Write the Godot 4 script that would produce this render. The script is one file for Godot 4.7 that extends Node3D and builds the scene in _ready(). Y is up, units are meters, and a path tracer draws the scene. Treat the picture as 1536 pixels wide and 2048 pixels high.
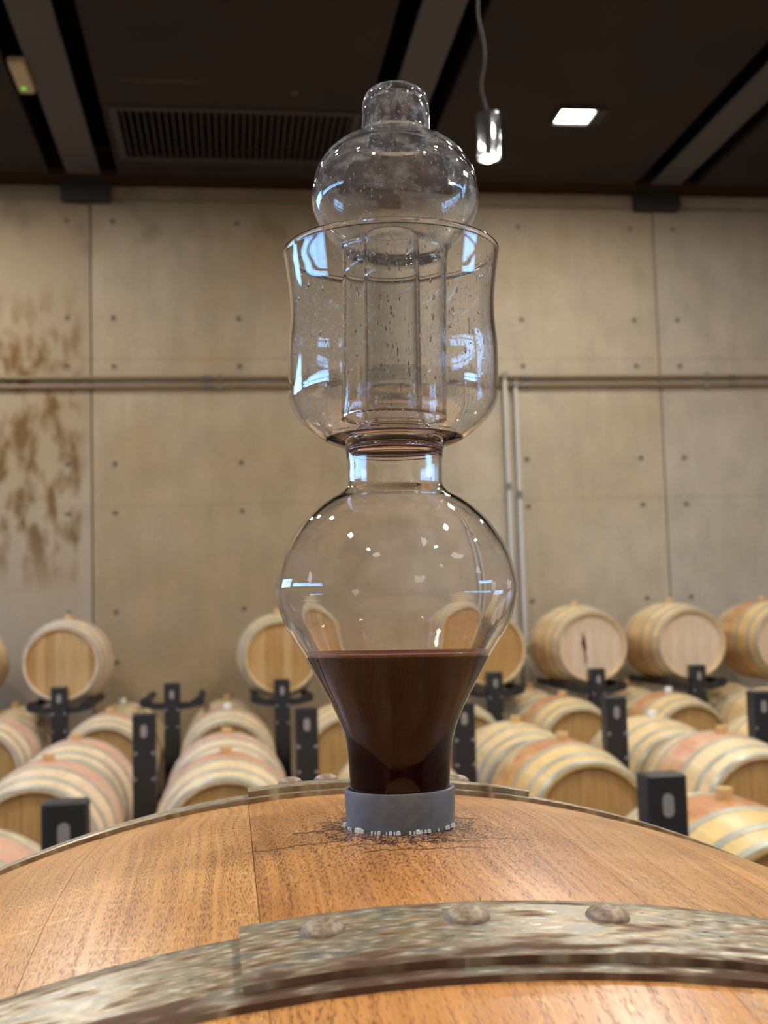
extends Node3D

const EYE := 1.75            # height of the camera above the floor
const CEIL := 5.68           # underside of the ceiling
const WALL_Z := -10.8        # face of the far concrete wall
const PITCH := 0.83          # spacing of the rack posts
const POST_X := -0.445       # a post of the lattice
const UP_R := 0.34           # belly radius of the small barrels

var M := {}
var taken := {}


# ------------------------------------------------------------------ mesh building
class MB:
	var v := PackedVector3Array()
	var n := PackedVector3Array()
	var t := PackedVector2Array()
	var c := PackedColorArray()
	var tint := Color.WHITE
	var xf := Transform3D()

	func tri(a: Vector3, b: Vector3, d: Vector3, na: Vector3, nb: Vector3, nd: Vector3, ua := Vector2.ZERO, ub := Vector2.ZERO, ud := Vector2.ZERO) -> void:
		if (b - a).cross(d - a).dot(na + nb + nd) > 0.0:
			var k := b; b = d; d = k
			k = nb; nb = nd; nd = k
			var w := ub; ub = ud; ud = w
		v.append_array([xf * a, xf * b, xf * d])
		n.append_array([xf.basis * na, xf.basis * nb, xf.basis * nd])
		t.append_array([ua, ub, ud])
		c.append_array([tint, tint, tint])

	func flat(p: Array, nn: Vector3) -> void:      # a convex flat polygon
		for i in range(1, p.size() - 1):
			tri(p[0], p[i], p[i + 1], nn, nn, nn)

	func box(mid: Vector3, size: Vector3, ch := 0.0) -> void:
		var h := size / 2.0
		ch = minf(ch, minf(h.x, minf(h.y, h.z)) * 0.9)
		for ax in 3:
			for s in [-1.0, 1.0]:
				var nn := Vector3.ZERO; nn[ax] = s
				var b := (ax + 1) % 3
				var d := (ax + 2) % 3
				var p := []
				for q in [[-1, -1], [1, -1], [1, 1], [-1, 1]]:
					var w := Vector3.ZERO
					w[ax] = s * h[ax]; w[b] = q[0] * (h[b] - ch); w[d] = q[1] * (h[d] - ch)
					p.append(mid + w)
				flat(p, nn)
		if ch <= 0.0: return
		for ax in 3:                                # chamfered edges along each axis
			var b := (ax + 1) % 3
			var d := (ax + 2) % 3
			for sb in [-1.0, 1.0]:
				for sd in [-1.0, 1.0]:
					var nn := Vector3.ZERO; nn[b] = sb; nn[d] = sd
					var p := []
					for q in [[-1.0, 0], [1.0, 0], [1.0, 1], [-1.0, 1]]:
						var w := Vector3.ZERO
						w[ax] = q[0] * (h[ax] - ch)
						w[b] = sb * (h[b] - (ch if q[1] else 0.0)); w[d] = sd * (h[d] - (0.0 if q[1] else ch))
						p.append(mid + w)
					flat(p, nn.normalized())
		for sx in [-1.0, 1.0]:
			for sy in [-1.0, 1.0]:
				for sz in [-1.0, 1.0]:
					var s := Vector3(sx, sy, sz)
					flat([mid + s * (h - Vector3(0, ch, ch)), mid + s * (h - Vector3(ch, 0, ch)), mid + s * (h - Vector3(ch, ch, 0))], s.normalized())

	# turns a profile of (radius, height) round y; up on the outside, down on the inside; sharp keeps corners over 40 degrees
	func lathe(p: PackedVector2Array, seg := 32, a0 := 0.0, a1 := TAU, vscale := 1.0, uscale := 1.0) -> void:
		var m := p.size() - 1
		var fn := []
		for i in m:
			var d := p[i + 1] - p[i]
			fn.append(Vector2(d.y, -d.x).normalized())
		var shut := p[0].distance_to(p[m]) < 1e-7
		for i in m:
			if p[i].distance_to(p[i + 1]) < 1e-8: continue
			var n0: Vector2 = fn[i]
			var n1: Vector2 = fn[i]
			var before: Vector2 = fn[i - 1] if i > 0 else (fn[m - 1] if shut else fn[i])
			var after: Vector2 = fn[i + 1] if i < m - 1 else (fn[0] if shut else fn[i])
			if before.dot(n0) > 0.76: n0 = (n0 + before).normalized()
			if after.dot(n1) > 0.76: n1 = (n1 + after).normalized()
			for j in seg:
				var u := lerpf(a0, a1, float(j) / seg)
				var w := lerpf(a0, a1, float(j + 1) / seg)
				var cu := Vector3(cos(u), 0, sin(u))
				var cw := Vector3(cos(w), 0, sin(w))
				var A := cu * p[i].x + Vector3(0, p[i].y, 0)
				var B := cu * p[i + 1].x + Vector3(0, p[i + 1].y, 0)
				var C := cw * p[i + 1].x + Vector3(0, p[i + 1].y, 0)
				var D := cw * p[i].x + Vector3(0, p[i].y, 0)
				var nA := cu * n0.x + Vector3(0, n0.y, 0)
				var nB := cu * n1.x + Vector3(0, n1.y, 0)
				var nC := cw * n1.x + Vector3(0, n1.y, 0)
				var nD := cw * n0.x + Vector3(0, n0.y, 0)
				var U := [Vector2(u / TAU * uscale, p[i].y * vscale), Vector2(u / TAU * uscale, p[i + 1].y * vscale), Vector2(w / TAU * uscale, p[i + 1].y * vscale), Vector2(w / TAU * uscale, p[i].y * vscale)]
				if p[i + 1].x > 1e-7: tri(A, B, C, nA, nB, nC, U[0], U[1], U[2])
				if p[i].x > 1e-7: tri(A, C, D, nA, nC, nD, U[0], U[2], U[3])

	func tube(pts: PackedVector3Array, r: float, seg := 12, caps := true) -> void:
		var side := Vector3.UP
		var rings := []
		for i in pts.size():
			var d := (pts[mini(i + 1, pts.size() - 1)] - pts[maxi(i - 1, 0)]).normalized()
			if absf(d.dot(side)) > 0.95: side = Vector3.RIGHT if absf(d.x) < 0.9 else Vector3.UP
			var x := side.cross(d).normalized()
			var y := d.cross(x)
			side = y
			var ring := []
			for j in seg + 1:
				var a := TAU * j / seg
				ring.append(x * cos(a) + y * sin(a))
			rings.append(ring)
		for i in pts.size() - 1:
			for j in seg:
				var A: Vector3 = rings[i][j]; var B: Vector3 = rings[i + 1][j]; var C: Vector3 = rings[i + 1][j + 1]; var D: Vector3 = rings[i][j + 1]
				tri(pts[i] + A * r, pts[i + 1] + B * r, pts[i + 1] + C * r, A, B, C)
				tri(pts[i] + A * r, pts[i + 1] + C * r, pts[i] + D * r, A, C, D)
		if caps:
			for e in [0, pts.size() - 1]:
				var d: Vector3 = (pts[0] - pts[1]).normalized() if e == 0 else (pts[e] - pts[e - 1]).normalized()
				var q := []
				for j in seg: q.append(pts[e] + rings[e][j] * r)
				flat(q, d)

	# a flat outline in x, y drawn out along z from z0 to z1
	func prism(p: PackedVector2Array, z0: float, z1: float) -> void:
		var area := 0.0
		for i in p.size(): area += p[i].cross(p[(i + 1) % p.size()])
		var s := 1.0 if area > 0.0 else -1.0
		var idx := Geometry2D.triangulate_polygon(p)
		for k in range(0, idx.size(), 3):
			for e in [[z0, -1.0], [z1, 1.0]]:
				var nn := Vector3(0, 0, e[1] * signf(z1 - z0))
				tri(Vector3(p[idx[k]].x, p[idx[k]].y, e[0]), Vector3(p[idx[k + 1]].x, p[idx[k + 1]].y, e[0]), Vector3(p[idx[k + 2]].x, p[idx[k + 2]].y, e[0]), nn, nn, nn)
		for i in p.size():
			var a := p[i]; var b := p[(i + 1) % p.size()]
			var d := (b - a).normalized()
			var nn := Vector3(d.y * s, -d.x * s, 0)
			flat([Vector3(a.x, a.y, z0), Vector3(b.x, b.y, z0), Vector3(b.x, b.y, z1), Vector3(a.x, a.y, z1)], nn)

	func mesh() -> ArrayMesh:
		var a := []
		a.resize(Mesh.ARRAY_MAX)
		a[Mesh.ARRAY_VERTEX] = v; a[Mesh.ARRAY_NORMAL] = n; a[Mesh.ARRAY_TEX_UV] = t; a[Mesh.ARRAY_COLOR] = c
		var m := ArrayMesh.new()
		m.add_surface_from_arrays(Mesh.PRIMITIVE_TRIANGLES, a)
		return m


# ------------------------------------------------------------------ naming
func numbered(called: String) -> String:
	var k: int = taken.get(called, 0)
	taken[called] = k + 1
	return called if k == 0 else "%s_%03d" % [called, k]

func thing(called: String, label: String, category: String, at := Vector3.ZERO, group := "") -> Node3D:
	var o := Node3D.new()
	o.name = numbered(called)
	add_child(o, true)
	o.position = at
	o.set_meta("label", label); o.set_meta("category", category)
	if group: o.set_meta("group", group)
	return o

func part(called: String, mesh: Mesh, mat: Material, parent: Node, at := Vector3.ZERO) -> MeshInstance3D:
	var o := MeshInstance3D.new()
	o.name = called
	o.mesh = mesh
	o.material_override = mat
	o.position = at
	parent.add_child(o, true)
	return o

func structure(called: String, mesh: Mesh, mat: Material, label: String, at := Vector3.ZERO) -> MeshInstance3D:
	var o := part(called, mesh, mat, self, at)
	o.set_meta("kind", "structure"); o.set_meta("label", label); o.set_meta("category", called.split("_")[0])
	return o

func boxm(size: Vector3, ch := 0.0, mid := Vector3.ZERO) -> ArrayMesh:
	var b := MB.new(); b.box(mid, size, ch); return b.mesh()


# ------------------------------------------------------------------ materials
func noise(seed_: int, freq: float, oct := 3, kind := FastNoiseLite.TYPE_SIMPLEX_SMOOTH) -> FastNoiseLite:
	var f := FastNoiseLite.new()
	f.seed = seed_; f.frequency = freq; f.noise_type = kind
	f.fractal_type = FastNoiseLite.FRACTAL_FBM if oct > 1 else FastNoiseLite.FRACTAL_NONE
	f.fractal_octaves = oct
	return f

func mat(col: Color, rough: float, metal := 0.0, spec := 0.5) -> StandardMaterial3D:
	var m := StandardMaterial3D.new()
	m.albedo_color = col; m.roughness = rough; m.metallic = metal; m.metallic_specular = spec
	return m

func tex(w: int, h: int, px: PackedByteArray) -> ImageTexture:
	return ImageTexture.create_from_image(Image.create_from_data(w, h, false, Image.FORMAT_RGB8, px))

func put(px: PackedByteArray, i: int, c: Vector3) -> void:
	px[i] = clampi(int(c.x), 0, 255); px[i + 1] = clampi(int(c.y), 0, 255); px[i + 2] = clampi(int(c.z), 0, 255)

# oak of the large cask: u across one stave (0.1 m), v along it (0.55 m). slant: how the ray flecks run; stained: the stave with the bung
func oak(seed_: int, slant: float, fleck_at: float, base: Vector3, dark: Vector3, pores: float, stained := false) -> StandardMaterial3D:
	var w := 512; var h := 1024
	var width := 0.127 if stained else 0.1
	var px := PackedByteArray(); px.resize(w * h * 3)
	var hp := PackedByteArray(); hp.resize(w * h * 3)
	var ring := noise(seed_, 1.0, 2); var pore := noise(seed_ + 1, 1.0, 1); var fleck := noise(seed_ + 2, 1.0, 2); var big := noise(seed_ + 3, 1.0, 2); var fine := noise(seed_ + 4, 1.0, 2)
	for y in h:
		var Y := 0.55 * y / h
		for x in w:
			var X := width * x / w
			var warp := big.get_noise_2d(X * 9.0, Y * 5.0)
			var g := ring.get_noise_2d(X * 300.0 + warp * 2.0, Y * 2.2)
			var b := big.get_noise_2d(X * 24.0 + 7.0, Y * 9.0)
			var c := base.lerp(dark, clampf(0.40 + g * 0.5 + b * 0.5, 0.0, 1.0))
			var fi := fine.get_noise_2d(X * 1900.0, Y * 22.0)
			c *= 1.0 + fi * 0.10
			var relief := 150.0 + g * 10.0
			var p := pore.get_noise_2d(X * 1900.0 + warp * 3.0, Y * 170.0) + 0.40 * g
			if p > pores:
				var k := clampf((p - pores) * 3.6, 0.0, 1.0)
				c *= 1.0 - 0.38 * k
				relief -= 80.0 * k
			if slant >= 0.0:                 # pale medullary rays crossing the grain
				var q := fleck.get_noise_2d(X * 34.0 + Y * 30.0 * slant, (Y - X * slant + warp * 0.006) * 210.0)
				var band := 1.0 - absf(q - 0.30) * 15.0
				if band > 0.0 and big.get_noise_2d(X * 22.0 - 5.0, Y * 14.0 + 9.0) > fleck_at: c = c.lerp(Vector3(250, 214, 160), band * 0.85)
			else:                            # pale wavy streaks along the grain
				var q := fleck.get_noise_2d(X * 150.0 + warp * 2.0, Y * 20.0)
				var band := 1.0 - absf(q - 0.12) * 17.0
				if band > 0.0 and big.get_noise_2d(X * 40.0 - 5.0, Y * 12.0 + 9.0) > fleck_at: c = c.lerp(Vector3(240, 198, 140), band * 0.42)
			if stained:                      # wine soaked into the wood round the bung hole, saw marks across the grain
				var dx := X - 0.0614; var dy := Y - 0.275
				var d := Vector2(dx, dy * 0.8).length() + big.get_noise_2d(X * 160.0, Y * 70.0) * 0.012
				var k := 1.0 - smoothstep(0.023, 0.036, d)
				var wide := (1.0 - smoothstep(0.03, 0.11, d)) * 0.5
				var hair := fine.get_noise_2d(X * 700.0 + Y * 260.0, Y * 190.0 - X * 90.0)
				var st := 0.75 + 1.3 * hair
				c = c.lerp(Vector3(44, 26, 28), clampf(k * st * 0.85 + wide * maxf(hair - 0.10, 0.0) * 2.4, 0.0, 0.92))
				for cr in [[-0.045, -0.020, 0.002, 0.0011], [0.024, 0.034, -0.016, 0.0013], [0.018, 0.046, 0.030, 0.0005], [-0.03, 0.028, 0.036, 0.0005], [-0.062, -0.022, 0.026, 0.0005], [-0.02, 0.03, 0.048, 0.0005]]:
					if dx > cr[0] and dx < cr[1]:
						var off := absf(dy - cr[2] + fine.get_noise_2d(X * 120.0, cr[2] * 900.0) * 0.0022)
						if off < cr[3] * 2.0:
							c = c.lerp(Vector3(36, 24, 22), (1.0 - off / (cr[3] * 2.0)) * 0.85); relief -= 70.0
			var i := (y * w + x) * 3
			put(px, i, c)
			put(hp, i, Vector3.ONE * relief)
	var m := mat(Color.WHITE, 0.31)
	m.albedo_texture = tex(w, h, px)
	m.heightmap_enabled = true; m.heightmap_texture = tex(w, h, hp); m.heightmap_scale = 0.018
	return m

# weathered hoop iron: u along, v across (rust at both edges)
func hoop_iron(seed_: int, worn: float) -> StandardMaterial3D:
	var w := 1024; var h := 128
	var px := PackedByteArray(); px.resize(w * h * 3)
	var rp := PackedByteArray(); rp.resize(w * h * 3)
	var a := noise(seed_, 1.0, 4); var b := noise(seed_ + 1, 1.0, 3); var f := noise(seed_ + 2, 1.0, 2)
	for y in h:
		var v := float(y) / h
		var edge := maxf(smoothstep(0.60, 0.80, v), 0.7 * smoothstep(0.16, 0.02, v))
		for x in w:
			var u := float(x) / w
			var n0 := a.get_noise_2d(u * 15.0, v * 6.0)
			var n1 := b.get_noise_2d(u * 20.0 + 3.0, v * 8.0)
			var n2 := f.get_noise_2d(u * 64.0, v * 24.0)
			var c := Vector3(146, 135, 111)
			c = c.lerp(Vector3(182, 158, 118), clampf(0.25 + n0 * 1.5, 0.0, 0.8))
			c = c.lerp(Vector3(132, 131, 123), clampf(-n1 * 1.8, 0.0, 0.8))
			c = c.lerp(Vector3(204, 196, 180), clampf(n2 * 1.5 - 0.25, 0.0, 0.6))
			var rust := clampf(edge * 1.0 + (n1 + n0) * 1.3 - 0.33 + worn, 0.0, 1.0)
			c = c.lerp(Vector3(88, 62, 48), rust * 0.88)
			c *= 1.0 + n2 * 0.12
			var i := (y * w + x) * 3
			put(px, i, c)
			put(rp, i, Vector3.ONE * (95.0 + 110.0 * rust + 50.0 * n2))
	var m := mat(Color.WHITE, 1.0, 0.35)
	m.albedo_texture = tex(w, h, px)
	m.roughness_texture = tex(w, h, rp)
	m.heightmap_enabled = true; m.heightmap_texture = m.roughness_texture; m.heightmap_scale = 0.012
	return m

# light oak of the small barrels: u round the barrel (bung at 0.5), v along it
func cask_oak(seed_: int, base: Vector3, stain: float, stain_col: Vector3) -> StandardMaterial3D:
	var w := 512; var h := 256
	var px := PackedByteArray(); px.resize(w * h * 3)
	var a := noise(seed_, 1.0, 3); var b := noise(seed_ + 1, 1.0, 3)
	for y in h:
		var v := float(y) / h
		for x in w:
			var u := float(x) / w
			var g := a.get_noise_2d(u * 150.0, v * 3.5)
			var st := b.get_noise_2d(u * 14.0, v * 5.0)
			var c := base * (1.0 + g * 0.10 + st * 0.06)
			var du := (u - 0.5) * 2.1; var dv := (v - 0.5) * 0.95
			var k := 1.0 - smoothstep(0.10, 0.62, absf(du) + st * 0.25)
			k *= 1.0 - smoothstep(0.09, 0.19, absf(dv) + st * 0.05)
			k = maxf(k, 1.0 - smoothstep(0.05, 0.13, Vector2(du, dv).length() + st * 0.05))
			c = c.lerp(stain_col, clampf(k * stain * (0.75 + g * 0.6), 0.0, 1.0))
			put(px, (y * w + x) * 3, c)
	var m := mat(Color.WHITE, 0.36)
	m.albedo_texture = tex(w, h, px)
	m.vertex_color_use_as_albedo = true
	return m

# cast concrete of the far wall: u, v over the whole wall face
func concrete_wall(x0: float, x1: float, y1: float) -> StandardMaterial3D:
	var w := 1400; var h := 600
	var px := PackedByteArray(); px.resize(w * h * 3)
	var a := noise(11, 1.0, 4); var b := noise(12, 1.0, 4); var c2 := noise(13, 1.0, 3); var f := noise(14, 1.0, 2)
	for y in h:
		var Y := y1 * (1.0 - float(y) / h)
		for x in w:
			var X := lerpf(x0, x1, float(x) / w)
			var n0 := a.get_noise_2d(X * 0.55, Y * 0.55)
			var n1 := b.get_noise_2d(X * 2.6, Y * 2.0)
			var n2 := f.get_noise_2d(X * 22.0, Y * 22.0)
			var drip := c2.get_noise_2d(X * 5.0, Y * 0.9)
			var c := Vector3(178, 166, 147)
			c = c.lerp(Vector3(162, 141, 113), clampf(0.30 + n0 * 1.1 + n1 * 0.35, 0.0, 1.0) * 0.75)
			if X > 4.08: c = c.lerp(Vector3(178, 172, 164), 0.6)
			elif X > -1.19 and X < 2.4: c = c.lerp(Vector3(150, 124, 88), 0.55 * (1.0 - smoothstep(2.6, 4.0, Y + n0 * 1.5)) * (1.0 - smoothstep(0.6, 2.4, X + n1 * 0.4)))
			if X > 0.9 and X <= 4.08: c = c.lerp(Vector3(180, 170, 152), 0.35 * smoothstep(0.9, 2.4, X))
			c *= 1.0 + n1 * 0.07 + n2 * 0.035 + drip * 0.03
			if X < -1.19:                              # water-stained panel
				c = c.lerp(Vector3(156, 138, 114), 0.6)
				var s := c2.get_noise_2d(X * 3.6 + 20.0, Y * 1.5) + 0.55 * b.get_noise_2d(X * 7.0, Y * 4.0 + 8.0)
				var zone := smoothstep(1.9, 2.6, Y) * (1.0 - smoothstep(4.0, 4.9, Y)) * smoothstep(-0.03, 0.16, -1.19 - X)
				c = c.lerp(Vector3(104, 76, 42), clampf(0.30 + s * 1.5, 0.0, 1.0) * zone * 0.85)
				if X > -1.33: c = c.lerp(Vector3(166, 152, 134), 0.55 * smoothstep(-1.33, -1.27, X))
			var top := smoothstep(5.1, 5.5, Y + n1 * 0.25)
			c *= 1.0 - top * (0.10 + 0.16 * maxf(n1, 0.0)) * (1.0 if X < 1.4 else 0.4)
			for r in [4.10, 2.78]:                     # faint board lines
				if absf(Y - r) < 0.012: c *= 0.95
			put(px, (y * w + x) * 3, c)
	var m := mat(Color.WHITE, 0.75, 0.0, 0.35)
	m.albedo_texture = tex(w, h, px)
	return m

func noise_tex(seed_: int, freq: float, lo: Color, hi: Color, size := 512) -> NoiseTexture2D:
	var t := NoiseTexture2D.new()
	t.width = size; t.height = size; t.seamless = true
	t.noise = noise(seed_, freq, 4)
	var g := Gradient.new()
	g.set_color(0, lo); g.set_color(1, hi)
	t.color_ramp = g
	return t

# droplets, runs and haze dried on glass: white with a see-through alpha
func film(seed_: int, col: Color, haze: float, patch: float, dashes: int, specks: int, rings: int) -> StandardMaterial3D:
	var w := 1024; var h := 1024
	var im := Image.create(w, h, false, Image.FORMAT_RGBA8)
	var a := noise(seed_, 1.0, 4); var b := noise(seed_ + 1, 1.0, 2)
	var al := PackedFloat32Array(); al.resize(w * h)
	for y in h:
		for x in w:
			var n := a.get_noise_2d(x * 0.012, y * 0.010)
			var g := b.get_noise_2d(x * 0.22, y * 0.22)
			al[y * w + x] = haze * (1.0 + n) + patch * clampf(n * 1.8 - 0.1, 0.0, 1.0) * (0.55 + g * 0.9)
	var rng := RandomNumberGenerator.new(); rng.seed = seed_
	for k in dashes:
		var x := rng.randi() % w; var y := rng.randi() % h
		var len := rng.randi_range(3, 26); var s := rng.randf_range(0.25, 1.0)
		for j in len:
			for q in rng.randi_range(1, 2): al[posmod(y + j, h) * w + posmod(x + q, w)] = s * rng.randf_range(0.6, 1.0)
	for k in specks:
		var x := rng.randi() % w; var y := rng.randi() % h; var s := rng.randf_range(0.2, 0.9)
		al[y * w + x] = s; al[y * w + posmod(x + 1, w)] = s * 0.7; al[posmod(y + 1, h) * w + x] = s * 0.7
	for k in rings:                          # outlines of dried drops
		var cx := rng.randi() % w; var cy := rng.randi() % h; var rx := rng.randf_range(4, 9); var ry := rx * rng.randf_range(1.2, 2.2); var s := rng.randf_range(0.12, 0.4)
		for j in 80:
			var t := TAU * j / 80.0
			al[posmod(cy + int(sin(t) * ry), h) * w + posmod(cx + int(cos(t) * rx), w)] = s * (0.5 + 0.5 * sin(t))
	var px := PackedByteArray(); px.resize(w * h * 4)
	for i in w * h:
		px[i * 4] = 255; px[i * 4 + 1] = 255; px[i * 4 + 2] = 255; px[i * 4 + 3] = clampi(int(al[i] * 255.0), 0, 255)
	var m := mat(col, 0.35)
	m.albedo_texture = ImageTexture.create_from_image(Image.create_from_data(w, h, false, Image.FORMAT_RGBA8, px))
	m.transparency = BaseMaterial3D.TRANSPARENCY_ALPHA
	return m

func make_materials() -> void:
	M.mist = film(301, Color8(244, 244, 248), 0.09, 0.75, 260, 2600, 90)
	M.splash = film(311, Color8(250, 250, 252), 0.05, 0.28, 3200, 2200, 420)
	M.breath = film(321, Color8(240, 226, 224), 0.05, 0.10, 70, 500, 60)
	var glass := StandardMaterial3D.new()
	glass.albedo_color = Color(1, 1, 1, 0.0)
	glass.transparency = BaseMaterial3D.TRANSPARENCY_ALPHA
	glass.refraction_enabled = true; glass.refraction_scale = 0.048
	glass.roughness = 0.0
	M.glass = glass
	var pane := StandardMaterial3D.new()
	pane.albedo_color = Color(1, 1, 1, 0.0)
	pane.transparency = BaseMaterial3D.TRANSPARENCY_ALPHA
	pane.roughness = 0.0; pane.metallic_specular = 0.6
	M.pane = pane
	M.silicone = mat(Color8(98, 106, 120), 0.42)
	M.silicone = mat(Color.WHITE, 0.42)
	M.silicone.albedo_texture = noise_tex(33, 0.03, Color8(90, 95, 105), Color8(116, 120, 126), 256)
	M.silicone.uv1_triplanar = true; M.silicone.uv1_scale = Vector3.ONE * 25.0
	M.silicone.subsurf_scatter_enabled = true; M.silicone.subsurf_scatter_strength = 0.25
	M.wine = mat(Color8(40, 6, 8), 0.6, 0.0, 0.0)
	M.wine_top = mat(Color8(124, 66, 66), 0.12)
	M.residue = mat(Color8(156, 52, 72), 0.25)
	M.film = mat(Color8(236, 230, 228), 0.5)
	M.film.transparency = BaseMaterial3D.TRANSPARENCY_ALPHA
	M.film.albedo_color.a = 0.7
	M.crust = mat(Color8(205, 205, 210), 0.6)
	M.oak_left = oak(31, 0.45, -0.1, Vector3(218, 162, 100), Vector3(192, 134, 76), 0.34)
	M.oak_right = oak(47, 0.9, -0.05, Vector3(212, 160, 104), Vector3(184, 130, 80), 0.42)
	M.oak_far = oak(63, -1.0, 0.0, Vector3(214, 160, 100), Vector3(190, 134, 80), 0.46)
	M.oak_bung = oak(79, -1.0, -0.05, Vector3(204, 146, 88), Vector3(176, 118, 66), 0.44, true)
	M.iron = hoop_iron(5, 0.0)
	M.iron_old = hoop_iron(15, 0.12)
	M.iron_pale = hoop_iron(35, -0.75)
	M.rivet = mat(Color.WHITE, 0.5, 0.25)
	M.rivet.albedo_texture = noise_tex(25, 0.03, Color8(98, 74, 60), Color8(188, 174, 154), 256)
	M.rivet.uv1_triplanar = true; M.rivet.uv1_scale = Vector3.ONE * 60.0
	var galv := mat(Color8(178, 177, 162), 0.42, 0.35)
	galv.roughness_texture = noise_tex(8, 0.02, Color(0.55, 0.55, 0.55), Color(1, 1, 1), 128); galv.roughness = 0.6
	M.galv = galv
	M.cask = [cask_oak(101, Vector3(224, 194, 144), 0.0, Vector3(190, 112, 96)), cask_oak(111, Vector3(228, 202, 162), 0.75, Vector3(196, 122, 104)), cask_oak(121, Vector3(222, 190, 132), 0.8, Vector3(176, 100, 66)), cask_oak(131, Vector3(228, 203, 172), 0.6, Vector3(204, 128, 118))]
	var hd := noise_tex(9, 0.012, Color8(186, 148, 96), Color8(214, 178, 124), 256)
	M.head = []
	var pale := noise_tex(19, 0.012, Color8(206, 182, 156), Color8(226, 206, 182), 256)
	for c in [Color(1, 1, 1), Color(1, 1, 1), Color(0.92, 0.88, 0.80)]:
		var m := mat(c, 0.5)
		m.albedo_texture = pale if M.head.size() == 1 else hd; m.uv1_triplanar = true; m.uv1_scale = Vector3(9, 0.8, 9)
		M.head.append(m)
	M.stain = mat(Color8(96, 40, 44), 0.5)
	M.bung_wood = mat(Color8(206, 166, 110), 0.55)
	M.bung_white = mat(Color8(226, 226, 222), 0.45)
	M.rack = mat(Color8(34, 36, 40), 0.48, 0.1)
	M.slot = mat(Color8(150, 146, 146), 0.45, 0.2)
	M.bolt = mat(Color8(120, 122, 126), 0.35, 0.8)
	M.roller = mat(Color8(20, 21, 23), 0.6)
	M.concrete = mat(Color.WHITE, 0.8, 0.0, 0.35)
	M.concrete.albedo_texture = noise_tex(21, 0.012, Color8(112, 102, 90), Color8(150, 138, 122))
	M.concrete.uv1_triplanar = true; M.concrete.uv1_world_triplanar = true; M.concrete.uv1_scale = Vector3.ONE * 0.4
	M.plug = mat(Color8(124, 118, 108), 0.85)
	M.conduit_tan = mat(Color8(134, 118, 94), 0.5)
	M.ceiling = mat(Color.WHITE, 0.75, 0.0, 0.3)
	M.ceiling.albedo_texture = noise_tex(22, 0.006, Color8(46, 37, 36), Color8(56, 46, 44))
	M.ceiling.uv1_triplanar = true; M.ceiling.uv1_world_triplanar = true; M.ceiling.uv1_scale = Vector3.ONE * 0.25
	M.scuff = mat(Color8(74, 64, 62), 0.8)
	M.deck = mat(Color8(16, 15, 17), 0.9, 0.0, 0.2)
	M.beam = mat(Color8(72, 68, 71), 0.6)
	M.block = mat(Color8(38, 40, 44), 0.6)
	M.strip = mat(Color8(54, 37, 26), 0.8, 0.0, 0.2)
	M.grille = mat(Color8(54, 48, 45), 0.65)
	M.conduit = mat(Color8(206, 202, 194), 0.36, 0.2)
	M.clip = mat(Color8(130, 128, 122), 0.4, 0.6)
	M.chrome = mat(Color8(190, 194, 198), 0.16, 0.95)
	M.cord = mat(Color8(44, 40, 41), 0.6)
	M.beige = mat(Color8(196, 178, 146), 0.5)
	M.frame = mat(Color8(40, 42, 46), 0.5)
	M.lit = mat(Color.WHITE, 0.4)
	M.lit.emission_enabled = true; M.lit.emission = Color(1.0, 0.97, 0.90); M.lit.emission_energy_multiplier = 14.0
	M.led = mat(Color8(60, 160, 40), 0.4)
	M.led.emission_enabled = true; M.led.emission = Color8(120, 255, 60); M.led.emission_energy_multiplier = 0.8


# ------------------------------------------------------------------ small barrels
var small := {}

func belly(s: float) -> float:
	return UP_R - 0.266 * s * s

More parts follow.
